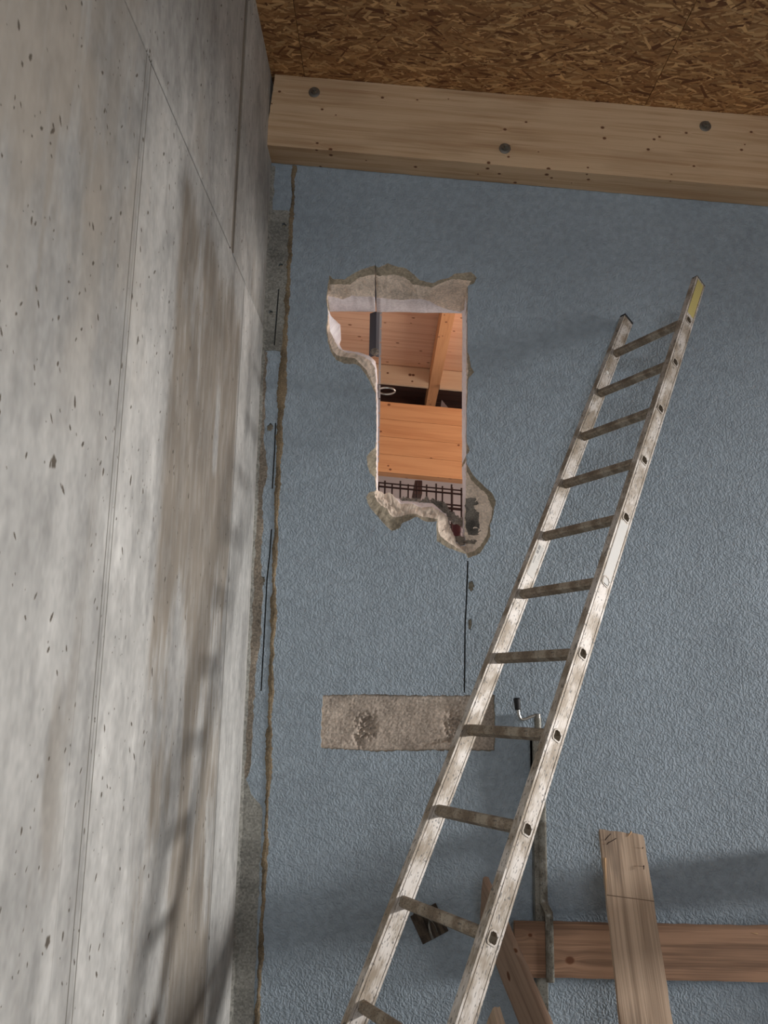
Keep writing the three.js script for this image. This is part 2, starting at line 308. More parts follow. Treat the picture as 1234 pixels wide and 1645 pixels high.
// ceiling: strand board on the slope of the roof
const ceiling = struct('ceiling');
{
  const th = Math.atan(SLOPE), sheet = (x0, x1, z0, z1, off) => {
    const o = part(ceiling, 'osb_panel', metricUV(new THREE.BoxGeometry((x1 - x0) / Math.cos(th) - 0.003, 0.022, z1 - z0 - 0.001), 'x', off), M.osb);
    o.position.set((x0 + x1) / 2, osbY((x0 + x1) / 2) + 0.011, (z0 + z1) / 2); o.rotation.z = -th; };
  sheet(-0.9, -0.468, -0.2, 2.4, [0.2, 0.3]); sheet(-0.468, 1.27, -0.2, 2.4, [0.9, 0.05]); sheet(1.27, 3.77, -0.2, 2.4, [0.31, 0.7]); sheet(3.77, 6.2, -0.2, 2.4, [1.3, 0.2]); for (let i = 0; i < 4; i++) sheet(6.2 + 2.1 * i, 8.3 + 2.1 * i, -0.2, 2.4, [0.4 * i, 0.4]);
  for (let i = 0; i < 7; i++) sheet(-0.9 + i * 2.45, 1.55 + i * 2.45, 2.4, ZF + 0.3, [i * 0.7, 0.5]);
  // added unseen blocker across the hall keeps the window's light off the upper walls
  part(ceiling, 'light_blocker', metricUV(new THREE.BoxGeometry(0.25, 1.5, ZF - 0.02).translate(9.0, 3.15, ZF / 2)), M.shellWall);
  const deck = part(ceiling, 'roof_deck', metricUV(new THREE.BoxGeometry(15.6, 0.16, ZF + 0.7)), M.beam); deck.position.set(6.7, osbY(6.7) + 0.105, ZF / 2 + 0.05); deck.rotation.z = -th;
}
const BREAK = [
  [-.321, 3.372, -.320, 3.332, -.332, 3.277, -.033, -.350, 3.272],
  [-.307, 3.352, -.301, 3.331, -.317, 3.277, -.040, -.333, 3.272],
  [-.243, 3.350, -.250, 3.332, -.253, 3.277, -.069, -.266, 3.273],
  [-.209, 3.377, -.217, 3.334, -.208, 3.277, -.030, -.216, 3.274],
  [-.168, 3.403, -.168, 3.372, -.160, 3.277, -.035, -.166, 3.274],
  [-.093, 3.429, -.095, 3.389, -.095, 3.277, -.040, -.093, 3.274],
  [-.090, 3.429, -.091, 3.389, -.090, 3.277, -.040, -.090, 3.274],
  [-.089, 3.437, -.089, 3.440, -.090, 3.429, -.060, -.089, 3.354],
  [-.086, 3.425, -.085, 3.387, -.082, 3.277, -.043, -.084, 3.272],
  [-.072, 3.417, -.067, 3.382, -.059, 3.277, -.046, -.060, 3.273],
  [-.027, 3.442, -.035, 3.383, -.027, 3.277, -.058, -.026, 3.273],
  [.019, 3.425, .013, 3.390, .012, 3.277, -.064, .017, 3.274],
  [.066, 3.416, .067, 3.374, .070, 3.277, -.069, .073, 3.275],
  [.102, 3.389, .103, 3.338, .114, 3.277, -.054, .117, 3.273],
  [.137, 3.352, .141, 3.331, .146, 3.277, -.053, .153, 3.272],
  [.206, 3.336, .201, 3.321, .193, 3.277, -.079, .210, 3.273],
  [.241, 3.357, .255, 3.350, .238, 3.277, -.127, .260, 3.274],
  [.282, 3.364, .284, 3.364, .280, 3.277, -.162, .293, 3.273],
  [.317, 3.389, .312, 3.371, .325, 3.277, -.182, .326, 3.273],
  [.399, 3.400, .373, 3.365, .366, 3.277, -.196, .359, 3.272],
  [.429, 3.370, .401, 3.362, .377, 3.255, -.120, .374, 3.272],
  [.414, 3.337, .392, 3.341, .380, 3.291, -.060, .376, 3.240],
  [.383, 3.325, .382, 3.321, .380, 3.257, -.040, .376, 3.205],
  [.381, 3.187, .382, 3.196, .380, 3.195, -.030, .376, 3.152],
  [.379, 2.988, .380, 2.996, .378, 2.997, -.030, .374, 2.968],
  [.398, 2.891, .381, 2.897, .377, 2.899, -.030, .374, 2.892],
  [.413, 2.865, .384, 2.871, .377, 2.872, -.030, .374, 2.858],
  [.382, 2.832, .379, 2.839, .376, 2.843, -.030, .374, 2.824],
  [.377, 2.697, .377, 2.703, .375, 2.704, -.030, .373, 2.702],
  [.375, 2.507, .376, 2.512, .374, 2.515, -.030, .373, 2.502],
  [.390, 2.464, .377, 2.471, .374, 2.474, -.030, .373, 2.462],
  [.373, 2.442, .374, 2.446, .374, 2.449, -.030, .373, 2.436],
  [.373, 2.404, .374, 2.399, .374, 2.408, -.030, .373, 2.397],
  [.384, 2.380, .377, 2.365, .373, 2.383, -.030, .375, 2.371],
  [.405, 2.343, .398, 2.322, .373, 2.349, -.030, .375, 2.341],
  [.448, 2.297, .431, 2.289, .373, 2.303, -.032, .375, 2.302],
  [.497, 2.254, .470, 2.255, .373, 2.257, -.034, .375, 2.263],
  [.515, 2.216, .485, 2.216, .372, 2.220, -.036, .375, 2.228],
  [.505, 2.176, .502, 2.179, .369, 2.181, -.038, .375, 2.196],
  [.496, 2.128, .493, 2.134, .366, 2.132, -.040, .375, 2.157],
  [.484, 2.094, .481, 2.100, .366, 2.098, -.040, .374, 2.122],
  [.487, 2.045, .474, 2.052, .366, 2.056, -.040, .374, 2.084],
  [.452, 1.986, .441, 2.000, .372, 2.035, -.040, .368, 2.068],
  [.436, 1.962, .417, 1.979, .373, 2.017, -.045, .360, 2.065],
  [.379, 1.939, .382, 1.963, .370, 2.003, -.050, .354, 2.063],
  [.371, 1.958, .364, 1.972, .355, 1.999, -.050, .349, 2.063],
  [.323, 1.972, .328, 1.989, .328, 2.017, -.050, .343, 2.064],
  [.279, 1.989, .292, 2.013, .323, 2.048, -.055, .330, 2.074],
  [.231, 2.018, .251, 2.042, .305, 2.079, -.060, .324, 2.089],
  [.230, 2.054, .238, 2.072, .290, 2.115, -.060, .311, 2.121],
  [.228, 2.102, .235, 2.102, .287, 2.140, -.060, .302, 2.159],
  [.233, 2.113, .237, 2.129, .268, 2.160, -.060, .289, 2.182],
  [.192, 2.109, .202, 2.132, .244, 2.177, -.065, .264, 2.207],
  [.165, 2.116, .166, 2.134, .211, 2.196, -.070, .222, 2.245],
  [.135, 2.134, .139, 2.149, .162, 2.192, -.070, .175, 2.246],
  [.103, 2.118, .097, 2.151, .113, 2.210, -.070, .121, 2.250],
  [.067, 2.103, .067, 2.142, .058, 2.209, -.070, .073, 2.252],
  [.050, 2.075, .046, 2.132, .033, 2.233, -.070, .038, 2.261],
  [.017, 2.063, .022, 2.132, .018, 2.252, -.070, .019, 2.267],
  [-.007, 2.082, .004, 2.147, -.001, 2.263, -.070, -.001, 2.277],
  [-.052, 2.131, -.008, 2.174, -.022, 2.257, -.070, -.020, 2.276],
  [-.083, 2.164, -.036, 2.189, -.037, 2.266, -.065, -.036, 2.283],
  [-.102, 2.197, -.057, 2.210, -.050, 2.268, -.060, -.048, 2.289],
  [-.110, 2.224, -.067, 2.234, -.059, 2.269, -.050, -.057, 2.297],
  [-.098, 2.247, -.069, 2.250, -.060, 2.276, -.040, -.058, 2.315],
  [-.063, 2.262, -.063, 2.271, -.062, 2.289, -.030, -.058, 2.338],
  [-.071, 2.326, -.064, 2.330, -.062, 2.333, -.030, -.059, 2.377],
  [-.096, 2.344, -.065, 2.349, -.063, 2.351, -.030, -.059, 2.396],
  [-.109, 2.390, -.066, 2.395, -.064, 2.398, -.030, -.060, 2.442],
  [-.111, 2.427, -.066, 2.433, -.064, 2.436, -.030, -.061, 2.482],
  [-.101, 2.446, -.067, 2.452, -.065, 2.455, -.030, -.061, 2.502],
  [-.071, 2.472, -.067, 2.477, -.065, 2.480, -.030, -.061, 2.525],
  [-.067, 2.516, -.067, 2.521, -.066, 2.524, -.030, -.062, 2.571],
  [-.070, 2.658, -.070, 2.664, -.068, 2.668, -.030, -.064, 2.715],
  [-.073, 2.722, -.072, 2.728, -.070, 2.729, -.030, -.066, 2.770],
  [-.074, 2.747, -.074, 2.760, -.071, 2.755, -.030, -.068, 2.797],
  [-.089, 2.773, -.082, 2.789, -.074, 2.810, -.030, -.069, 2.834],
  [-.109, 2.818, -.097, 2.821, -.077, 2.857, -.035, -.071, 2.885],
  [-.134, 2.857, -.124, 2.876, -.083, 2.895, -.040, -.074, 2.944],
  [-.156, 2.885, -.161, 2.912, -.103, 2.935, -.050, -.084, 2.995],
  [-.178, 2.898, -.183, 2.938, -.138, 2.962, -.060, -.115, 3.023],
  [-.231, 2.900, -.240, 2.942, -.180, 2.978, -.060, -.168, 3.043],
  [-.275, 2.919, -.274, 2.949, -.234, 2.984, -.060, -.221, 3.049],
  [-.301, 2.958, -.297, 2.979, -.266, 3.003, -.060, -.260, 3.055],
  [-.317, 3.008, -.314, 3.021, -.289, 3.043, -.060, -.276, 3.086],
  [-.330, 3.080, -.327, 3.091, -.317, 3.103, -.060, -.269, 3.111],
  [-.325, 3.116, -.323, 3.128, -.320, 3.139, -.050, -.274, 3.195],
  [-.325, 3.183, -.325, 3.192, -.325, 3.190, -.050, -.312, 3.230],
  [-.336, 3.241, -.333, 3.249, -.332, 3.234, -.050, -.346, 3.254],
];

// ---------------------------------------------------------------- setting: the blue wall with its broken opening
// BREAK: node by node round the opening, clockwise: paint edge (x y), base-render edge (x y), block edge (x y z), far edge (x y)
const wallBack = struct('wall_back');
const ring = [];
BREAK.forEach((a, i) => {
  const b = BREAK[(i + 1) % BREAK.length], L = Math.hypot(b[0] - a[0], b[1] - a[1]), n = L < 0.008 ? 1 : clamp(Math.round(L / 0.012), 1, 6);
  for (let k = 0; k < n; k++) ring.push(a.map((v, q) => lerp(v, b[q], k / n)));
});
const nz = (x, y, z, f, s) => noise3(x * f + s, y * f, z * f + s * 2);
const rows = ring.map((r) => {
  const jit = (x, y, a, s) => [x + a * nz(x, y, 0, 60, s), y + a * nz(x, y, 0, 60, s + 5)];
  const F = jit(r[0], r[1], 0.0022, 1), Mx = jit(r[2], r[3], 0.003, 2), Nn = jit(r[4], r[5], 0.003, 3), B = jit(r[7], r[8], 0.0012, 4);
  return { F: [...F, 0], M: [...Mx, -0.018], N: [...Nn, r[6]], B: [...B, -0.2] };
});
const paintEdge = rows.map((r) => [r.F[0], r.F[1]]);
const farEdge = rows.map((r) => [r.B[0], r.B[1]]);
function loft(a, b, nv, amp) {
  const n = rows.length, pos = [], uv = [], idx = [];
  for (let j = 0; j <= nv; j++) for (let i = 0; i <= n; i++) {
    const p = rows[i % n][a], q = rows[i % n][b], t = j / nv, d = Math.hypot(p[0] - q[0], p[1] - q[1]), k = Math.sin(t * PI) * Math.min(amp, 0.16 * d);
    const x = lerp(p[0], q[0], t), y = lerp(p[1], q[1], t), z = lerp(p[2], q[2], t), s = nz(x, y, z, 26, 11) + 0.6 * nz(x, y, z, 70, 13);
    pos.push(x + k * 0.5 * nz(x, y, z, 40, 17), y + k * 0.5 * nz(x, y, z, 40, 19), z + k * s); uv.push(x + z * 0.3, y + z);
  }
  for (let j = 0; j < nv; j++) for (let i = 0; i < n; i++) { const c = j * (n + 1) + i, d = c + n + 1; idx.push(c, c + 1, d + 1, c, d + 1, d); }
  const g = new THREE.BufferGeometry(); g.setAttribute('position', new THREE.Float32BufferAttribute(pos, 3)); g.setAttribute('uv', new THREE.Float32BufferAttribute(uv, 2)); g.setIndex(idx); g.computeVertexNormals(); return g;
}
part(wallBack, 'broken_render', loft('F', 'M', 4, 0.006), M.render, 'grey-brown base render bared round the opening');
part(wallBack, 'broken_block', loft('M', 'N', 7, 0.012), M.block, 'beige broken block faces round the opening');
part(wallBack, 'reveal', loft('N', 'B', 6, 0.004), M.gypsum, 'whitish inner faces of the opening');

// outlines in the plane of the wall, metres
const patchEdge = ragged([[-0.292, 1.295], [-0.1, 1.303], [0.2, 1.302], [0.501, 1.309], [0.498, 1.062], [0.3, 1.062], [0.1, 1.056], [-0.04, 1.05], [-0.293, 1.062]], 0.012, 0.004, 3);
const slot = (pts, w) => { const L = pts.map(([x, y]) => [x - w / 2, y]), Rr = pts.map(([x, y]) => [x + w / 2, y]).reverse(); return [...L, ...Rr]; };
const slots = [
  slot([[0.3785, 1.926], [0.376, 1.85], [0.372, 1.75], [0.365, 1.62], [0.363, 1.45], [0.361, 1.318]], 0.007),
  slot([[-0.577, 3.29], [-0.581, 3.15], [-0.586, 2.99]], 0.007), slot([[-0.563, 2.588], [-0.562, 2.45], [-0.565, 2.259]], 0.007),
  slot([[-0.560, 2.062], [-0.563, 1.95], [-0.571, 1.82], [-0.572, 1.6], [-0.575, 1.309]], 0.007),
];
const chips = [blob(0.395, 1.808, 0.014, 0.024, 3), blob(0.388, 1.63, 0.009, 0.028, 5), blob(-0.592, 2.565, 0.016, 0.02, 11), blob(-0.596, 1.815, 0.016, 0.024, 13), blob(-0.565, 3.645, 0.011, 0.013, 17), blob(-0.572, 3.42, 0.011, 0.011, 19), blob(-0.612, 3.165, 0.01, 0.01, 23)];
const wallTop = (x) => beamBottom(x) + 0.30, X0 = XL - 0.012;
const outline = [[X0, FY], [XR, FY], [XR, wallTop(XR)], [X0, wallTop(X0)]];
part(wallBack, 'blue_render', slab(outline, [paintEdge, patchEdge, ...slots, ...chips], -0.014, 0), M.bluePaint, 'blue-grey painted rough render');
const coreM = M.render;
part(wallBack, 'block_core', slab(outline, [paintEdge, patchEdge, ...slots], -0.08, -0.0145), coreM);
part(wallBack, 'block_core', slab(outline, [paintEdge], -0.199, -0.0805), coreM);
part(wallBack, 'inner_render', slab([[XL, FY], [XR, FY], [XR, 4.75], [XL, 4.75]], [farEdge], -0.204, -0.2), M.plaster);
part(wallBack, 'block_core', new THREE.BoxGeometry(XR - XL, 1.1, 0.18).translate((XR + XL) / 2, 0, -0.1).rotateZ(-Math.atan(SLOPE)).translate(0, 4.83, 0), coreM);
// chiselled field: rough mortar floor of the rectangular recess
part(wallBack, 'chiselled_field', gridGeo(200, 64, (u, v) => {
  const x = lerp(-0.31, 0.52, u), y = lerp(1.035, 1.325, v);
  let z = -0.03 + 0.003 * nz(x, y, 0, 9, 21) + 0.0012 * nz(x, y, 0, 55, 23) + 0.0012 * nz(x, y, 0, 130, 25);
  const pit = (cx, cy, rx, ry, d) => { const q = Math.hypot((x - cx) / rx, (y - cy) / ry); z -= d * smooth(1.2, 0.4, q + 0.35 * nz(x, y, 0, 40, 27)) * (0.6 + 0.6 * nz(x, y, 0, 70, 29)); };
  pit(-0.085, 1.16, 0.05, 0.06, 0.03); pit(-0.12, 1.1, 0.03, 0.05, 0.02); pit(0.315, 1.17, 0.05, 0.07, 0.03);
  const cr = Math.abs(y - (1.075 + (x - 0.15) * 0.22)); if (x > 0.1 && x < 0.36) z -= 0.016 * smooth(0.012, 0.0, cr + 0.004 * nz(x, y, 0, 60, 31)) * smooth(0.1, 0.28, x);
  return [x, y, z];
}), M.patch, 'grey-brown chiselled mortar field');
// the strip beside the concrete wall
part(wallBack, 'mortar_seam', gridGeo(10, 420, (u, v) => {
  const y = lerp(FY, 3.985, v), c = -0.532 + 0.008 * Math.sin(y * 1.7 + 0.6) + 0.004 * nz(0, y, 0, 12, 33), w = 0.011 + 0.009 * smooth(3.3, 2.9, y) * smooth(2.3, 2.8, y) + 0.007 * nz(1, y, 0, 3.2, 35) + 0.003 * nz(2, y, 0, 40, 36) + (Math.abs(y - 1.12) < 0.02 ? 0.008 : 0);
  const s = (u - 0.5) * 2, x = c + s * Math.max(0.006, w) * (1 + 0.25 * nz(s, y, 3, 60, 37)); return [x, y, 0.0005 + 0.006 * (1 - s * s) * (0.75 + 0.5 * nz(x, y, 0, 80, 39)) - 0.003 * (Math.abs(s) > 0.95 ? 1 : 0)];
}), M.seam, 'rough brown mortar seam');
const patch2 = (pts, m, seed, label, t = 0.003, holes = []) => part(wallBack, 'mortar_patch', slab(ragged(pts, 0.02, 0.006, seed), holes, -0.0005, t), m, label);
patch2([[-0.642, 2.965], [-0.545, 2.96], [-0.53, 3.2], [-0.54, 3.72], [-0.638, 3.735]], M.strip, 41, 'grey mortar patch beside the concrete wall', 0.003, [slots[1], chips[4], chips[5], chips[6]]);
patch2([[-0.642, FY + 0.01], [-0.545, FY + 0.01], [-0.545, 0.8], [-0.6, 0.86], [-0.642, 0.95]], M.strip, 43, 'grey mortar strip near the floor');
patch2([[-0.642, 0.9], [-0.606, 0.95], [-0.604, 1.4], [-0.588, 1.55], [-0.586, 1.8], [-0.605, 1.9], [-0.600, 2.1], [-0.612, 2.2], [-0.59, 2.36], [-0.618, 2.5], [-0.62, 2.95], [-0.642, 2.95]], M.stripBrown, 45, 'brown-grey mortar along the corner');
part(wallBack, 'mortar_fillet', gridGeo(6, 320, (u, v) => { const y = lerp(FY, 3.98, v), x = lerp(XL + 0.0005, XL + 0.02 + 0.006 * nz(0, y, 0, 14, 47), u), e = 0.012 + 0.008 * nz(0, y, 0, 20, 49) * smooth(0.5, 3, y); return [x, y, 0.001 + Math.max(0, e) * (1 - u) ** 1.5 + 0.003 * (1 - u) * nz(u, y, 0, 60, 51)]; }), M.strip, 'ragged mortar fillet in the corner');
// dark bedding mortar smeared on the bared block face, rubble and flakes at the lower edge of the opening
part(wallBack, 'mortar_smear', slab(ragged([[0.372, 2.232], [0.418, 2.236], [0.436, 2.205], [0.408, 2.2], [0.415, 2.18], [0.437, 2.165], [0.435, 2.12], [0.44, 2.08], [0.452, 2.062], [0.41, 2.052], [0.385, 2.056], [0.372, 2.1]], 0.012, 0.004, 53), [], -0.046, -0.026), M.smear, 'dark grey bedding mortar on the block face');
for (const [x, y, z, r, sx, sy, m, s] of [[0.345, 2.035, -0.09, 0.03, 1.1, 0.7, M.stone, 1], [0.41, 2.022, -0.05, 0.028, 1.6, 0.5, M.mortar, 2], [0.352, 2.012, -0.07, 0.016, 1.2, 0.8, M.stone, 4], [-0.085, 3.005, -0.1, 0.022, 1, 0.8, M.mortar, 6], [0.285, 2.12, -0.1, 0.022, 0.7, 1.6, M.mortar, 8]])
  part(wallBack, 'rubble', rock(r, s * 3.3, sx, sy, 0.9), m).position.set(x, y, z);
part(wallBack, 'mortar_flakes', gridGeo(90, 6, (u, v) => { const x = lerp(0.055, 0.4, u), t = lerp(2.268, 2.17, smooth(0.5, 0.95, u)), y = t - 0.012 - v * 0.05 + 0.012 * nz(x, v, 0, 30, 57) + (v < 0.1 ? 0.008 * nz(x, 0, 0, 90, 59) : 0); return [x, y, -0.17 + 0.02 * nz(x, y, 0, 34, 61) + 0.004 * nz(x, y, 0, 110, 63)]; }), M.mortar, 'flaky grey mortar on the lower edge');

// ---------------------------------------------------------------- timber beam on the blue wall
const th = Math.atan(SLOPE);
{
  const bl = 14.6, H = 0.408, D = 0.14, xm = XL + 0.004 + bl / 2 * Math.cos(th), beam = thing('timber_beam', 'long pale timber beam bolted along the top of the blue wall under the strand board', 'beam', [xm, (osbY(xm) + beamBottom(xm)) / 2 - 0.001, D / 2 + 0.001]);
  beam.rotation.z = -th;
  part(beam, 'timber', boardGeo(bl - 0.002, H, D, 4, 0.0015), M.beam);
  for (const [x, y] of [[-0.416, 4.300], [0.554, 3.994], [1.568, 4.134]]) {
    const dx = (x - beam.position.x), dy = y - beam.position.y, lx = dx * Math.cos(-th) + dy * Math.sin(-th), ly = -dx * Math.sin(-th) + dy * Math.cos(-th);
    const b = part(beam, 'bolt', mergeGeometries([new THREE.LatheGeometry([[0, 0], [0.024, 0], [0.0245, 0.002], [0.023, 0.004], [0.012, 0.0045], [0, 0.0045]].map((q) => new THREE.Vector2(...q)), 28).rotateX(PI / 2).toNonIndexed(), place(new THREE.CylinderGeometry(0.013, 0.0135, 0.011, 6).toNonIndexed(), 0, 0, 0.0095, PI / 2, 0, 0.3), place(cyl(0.007, 0.02, 12).toNonIndexed(), 0, 0, 0.013, PI / 2)]), M.zinc, 'dark zinc bolt head on a round washer');
    b.position.set(lx, ly, D / 2 - 0.001); b.scale.setScalar(1.2);
  }
}

// ---------------------------------------------------------------- ladder
{
  const a = new THREE.Vector3(0.57577546, 0.08062791, 0.81362261), b = new THREE.Vector3(0.39939254, 0.84058055, -0.36593707), n = new THREE.Vector3().crossVectors(a, b);
  const o = new THREE.Vector3(1.07104, 2.91608, 0.13455), W = 0.3805;
  const lad = thing('aluminium_ladder', 'long weathered aluminium ladder leaning across the blue wall on its left rail', 'ladder');
  const foot = -3.70; lad.position.copy(o).addScaledVector(b, foot); orient(lad, a, b, n);
  const S = (s) => s - foot, RX = 0.026, RZ = 0.033, g0 = 0.0075, gw = 0.003, gd = 0.0022;
  // hollow rail of flat walls, with a groove near each edge of both broad faces
  // rung section in the face of the rail: along the rail (y) and through it (z)
  const rungPts = (k) => [[-0.016, -0.011], [-0.016, 0.012], [-0.011, 0.017], [0.010, 0.017], [0.016, 0.010], [0.016, -0.004], [0.006, -0.016], [-0.011, -0.016]].map(([y, z]) => [y * k, z * k]);
  function rail(x0, sTop, sBot, holes) {
    const y0 = S(sBot), y1 = S(sTop);
    // web plate with the rung holes cut out, side walls, and back web
    const face = (zA, zB, xA, xB, hs) => { const s = toShape([[y0, zA], [y1, zA], [y1, zB], [y0, zB]]); for (const h of hs) s.holes.push(toPath(rungPts(1.0).map(([yy, zz]) => [yy + h, zz]))); const e = new THREE.ExtrudeGeometry(s, { depth: xB - xA, bevelEnabled: false }); return e.applyMatrix4(new THREE.Matrix4().makeBasis(new THREE.Vector3(0, 1, 0), new THREE.Vector3(0, 0, 1), new THREE.Vector3(1, 0, 0))).translate(xA, 0, 0); };
    const hs = holes ? holes.map(S) : [], zi = RZ - g0 - gw, parts = [
      face(-zi, zi, RX - 0.0026, RX, hs), face(-zi, zi, 0, 0.0026, []),
      face(RZ - g0, RZ, 0, RX, []), face(-RZ, -RZ + g0, 0, RX, []),
      face(zi, RZ - g0, gd, RX - gd, []), face(-RZ + g0, -zi, gd, RX - gd, []),
    ];
    const m = mergeGeometries(parts); m.translate(x0, 0, 0); m.computeVertexNormals(); return metricUV(m, 'y', [x0 * 3, x0]);
  }
  const ks = Array.from({ length: 13 }, (_, k) => -0.28 * k);
  const left = part(lad, 'rail', rail(-RX, 0.263, -3.678, null), M.alu), right = part(lad, 'rail', rail(W - RX, 0.283, -3.712, ks), M.alu);
  const tubeX = (k0, k1, x0, x1) => { const s = toShape(rungPts(k0)); s.holes.push(toPath(rungPts(k1))); return new THREE.ExtrudeGeometry(s, { depth: x1 - x0, bevelEnabled: false, curveSegments: 4 }).applyMatrix4(new THREE.Matrix4().makeBasis(new THREE.Vector3(0, 1, 0), new THREE.Vector3(0, 0, 1), new THREE.Vector3(1, 0, 0))).translate(x0, 0, 0); };
  const rungG = metricUV(tubeX(0.995, 0.84, -0.004, W + 0.0005), 'x'), rimG = tubeX(1.14, 0.86, W - 0.0003, W + 0.0022);
  ks.forEach((s, k) => {
    const r = part(lad, 'rung', rungG, M.rung); r.position.set(0, S(s), 0);
    const rim = part(r, 'rim', rimG, M.alu, 'flared rung end on the outer rail face');
  });
  // end caps, feet, stickers
  part(lad, 'end_cap', new RoundedBoxGeometry(RX + 0.004, 0.014, 2 * RZ + 0.004, 2, 0.003).translate(-RX / 2, S(0.263) + 0.004, 0), M.rubber, 'dark plastic end cap on the left rail');
  part(lad, 'end_cap', new RoundedBoxGeometry(RX + 0.002, 0.006, 2 * RZ + 0.002, 2, 0.002).translate(W - RX / 2, S(0.283) + 0.002, 0), M.rust, 'dark worn end of the right rail');
  for (const [x, s] of [[-RX / 2, -3.678], [W - RX / 2, -3.712]]) part(lad, 'foot', new RoundedBoxGeometry(RX + 0.008, 0.04, 2 * RZ + 0.01, 2, 0.005).translate(x, S(s) - 0.002, 0), M.rubber, 'black rubber foot');
  const sticker = (x, s0, s1, z0, z1, m, label) => part(lad, 'sticker', new RoundedBoxGeometry(0.0007, s1 - s0, z1 - z0, 1, 0.0003).translate(x + 0.0003, S((s0 + s1) / 2), (z0 + z1) / 2), m, label);
  sticker(W, 0.035, 0.272, -0.022, 0.022, M.yellowed, 'yellowed sticker at the top of the right rail');
  sticker(W, -1.41, -1.145, -0.020, 0.021, M.paper, 'pale worn sticker on the right rail');
  const cv = document.createElement('canvas'); cv.width = 64; cv.height = 256; const c2 = cv.getContext('2d'), rr = rng(77); c2.fillStyle = '#c9c5bd'; c2.fillRect(0, 0, 64, 256);
  c2.fillStyle = '#7d7a75'; c2.fillRect(8, 12, 22, 34); c2.fillRect(8, 52, 22, 26); c2.fillStyle = '#8f8b85'; for (let i = 0; i < 9; i++) c2.fillRect(38, 14 + i * 12, 16, 3 + 2 * rr()); c2.fillRect(10, 100, 10, 60); c2.fillStyle = '#b0aca4'; c2.fillRect(26, 130, 28, 3); c2.fillRect(26, 140, 24, 3);
  const lt = finish(new THREE.CanvasTexture(cv), true), lm = std({ map: lt, roughness: 0.5 });
  const lab = part(lad, 'sticker', new THREE.BoxGeometry(0.0007, 0.15, 0.036), lm, 'small printed label on the inner face of the left rail'); lab.position.set(0.0004, S(-1.24), 0);
  part(lad, 'sticker', place(cyl(0.009, 0.001, 20), 0.0005, S(-0.14), 0.005, 0, 0, PI / 2), M.paper, 'small round white sticker');
}

// ---------------------------------------------------------------- mason's clamp, boards, anchor plate
{
  const t = thing('mason_clamp', 'grey steel clamp post with a black gripped crank holding the horizontal plank at the wall', 'clamp', [0.688, 0, 0.034]);
  const bar = (w, d, y0, y1, x = 0, z = 0) => metricUV(new RoundedBoxGeometry(w, y1 - y0, d, 2, 0.004).translate(x, (y0 + y1) / 2, z), 'y');
  part(t, 'post', bar(0.05, 0.05, FY, 1.135, -0.006, 0), M.steel);
  part(t, 'sleeve', bar(0.062, 0.062, 0.892, 1.142, 0.0, 0), M.steel);
  // strap: comes down the front of the post, kinks outwards and passes over the plank
  const strap = gridGeo(6, 40, (u, v) => { const y = lerp(0.93, 0.16, v), k = smooth(0.455, 0.425, y); return [0.006 + 0.012 * k + (u - 0.5) * 0.034, y, 0.03 + 0.043 * k + 0.004 * (1 - (2 * u - 1) ** 4), y, u * 0.04]; });
  const s2 = strap.clone().translate(0, 0, -0.006); s2.setIndex(Array.from(s2.index.array).reverse());
  const side = (u) => gridGeo(1, 40, (q, v) => { const y = lerp(0.93, 0.16, v), k = smooth(0.455, 0.425, y); return [0.006 + 0.012 * k + (u - 0.5) * 0.034, y, 0.03 + 0.043 * k - 0.006 * q, y, q * 0.04]; });
  const endp = gridGeo(6, 1, (u, q) => [0.018 + (u - 0.5) * 0.034, 0.16, 0.073 + 0.004 * (1 - (2 * u - 1) ** 4) - 0.006 * q]);
  part(t, 'strap', mergeGeometries([strap, s2, side(0), side(1), endp]), M.steel, 'flat steel strap over the plank');
  part(t, 'collar', place(cyl(0.016, 0.075, 18), 0.0, 1.178, 0.0), M.steel);
  const crank = part(t, 'crank', tube([[0.012, 1.226, 0], [0, 1.228, 0], [-0.03, 1.222, 0.008], [-0.06, 1.212, 0.016], [-0.078, 1.212, 0.02], [-0.087, 1.226, 0.022], [-0.091, 1.25, 0.022], [-0.094, 1.275, 0.022]], 0.0068, 60, 12), M.chrome, 'bent bright crank arm');
  part(crank, 'grip', place(new THREE.LatheGeometry([[0, 0], [0.011, 0], [0.0135, 0.006], [0.0145, 0.03], [0.0155, 0.045], [0.012, 0.052], [0, 0.053]].map((q) => new THREE.Vector2(...q)), 20), -0.094, 1.252, 0.022, 0, 0, 0.05), M.rubber, 'black plastic grip');
  part(t, 'pin', place(new THREE.CylinderGeometry(0.013, 0.016, 0.04, 16), 0, 1.214, 0), M.zinc);
}
{
  const pl = thing('ledger_plank', 'reddish brown plank held level against the blue wall by the steel clamp', 'plank', [1.62, 0.277, 0.0825]);
  part(pl, 'timber', boardGeo(2.12, 0.215, 0.033, 2, 0.0022), M.redPlank);
  part(pl, 'splinter', place(new THREE.ConeGeometry(0.003, 0.03, 5), -0.05, 0.085, 0.0165, 0, 0, 1.4), M.splinter);
}
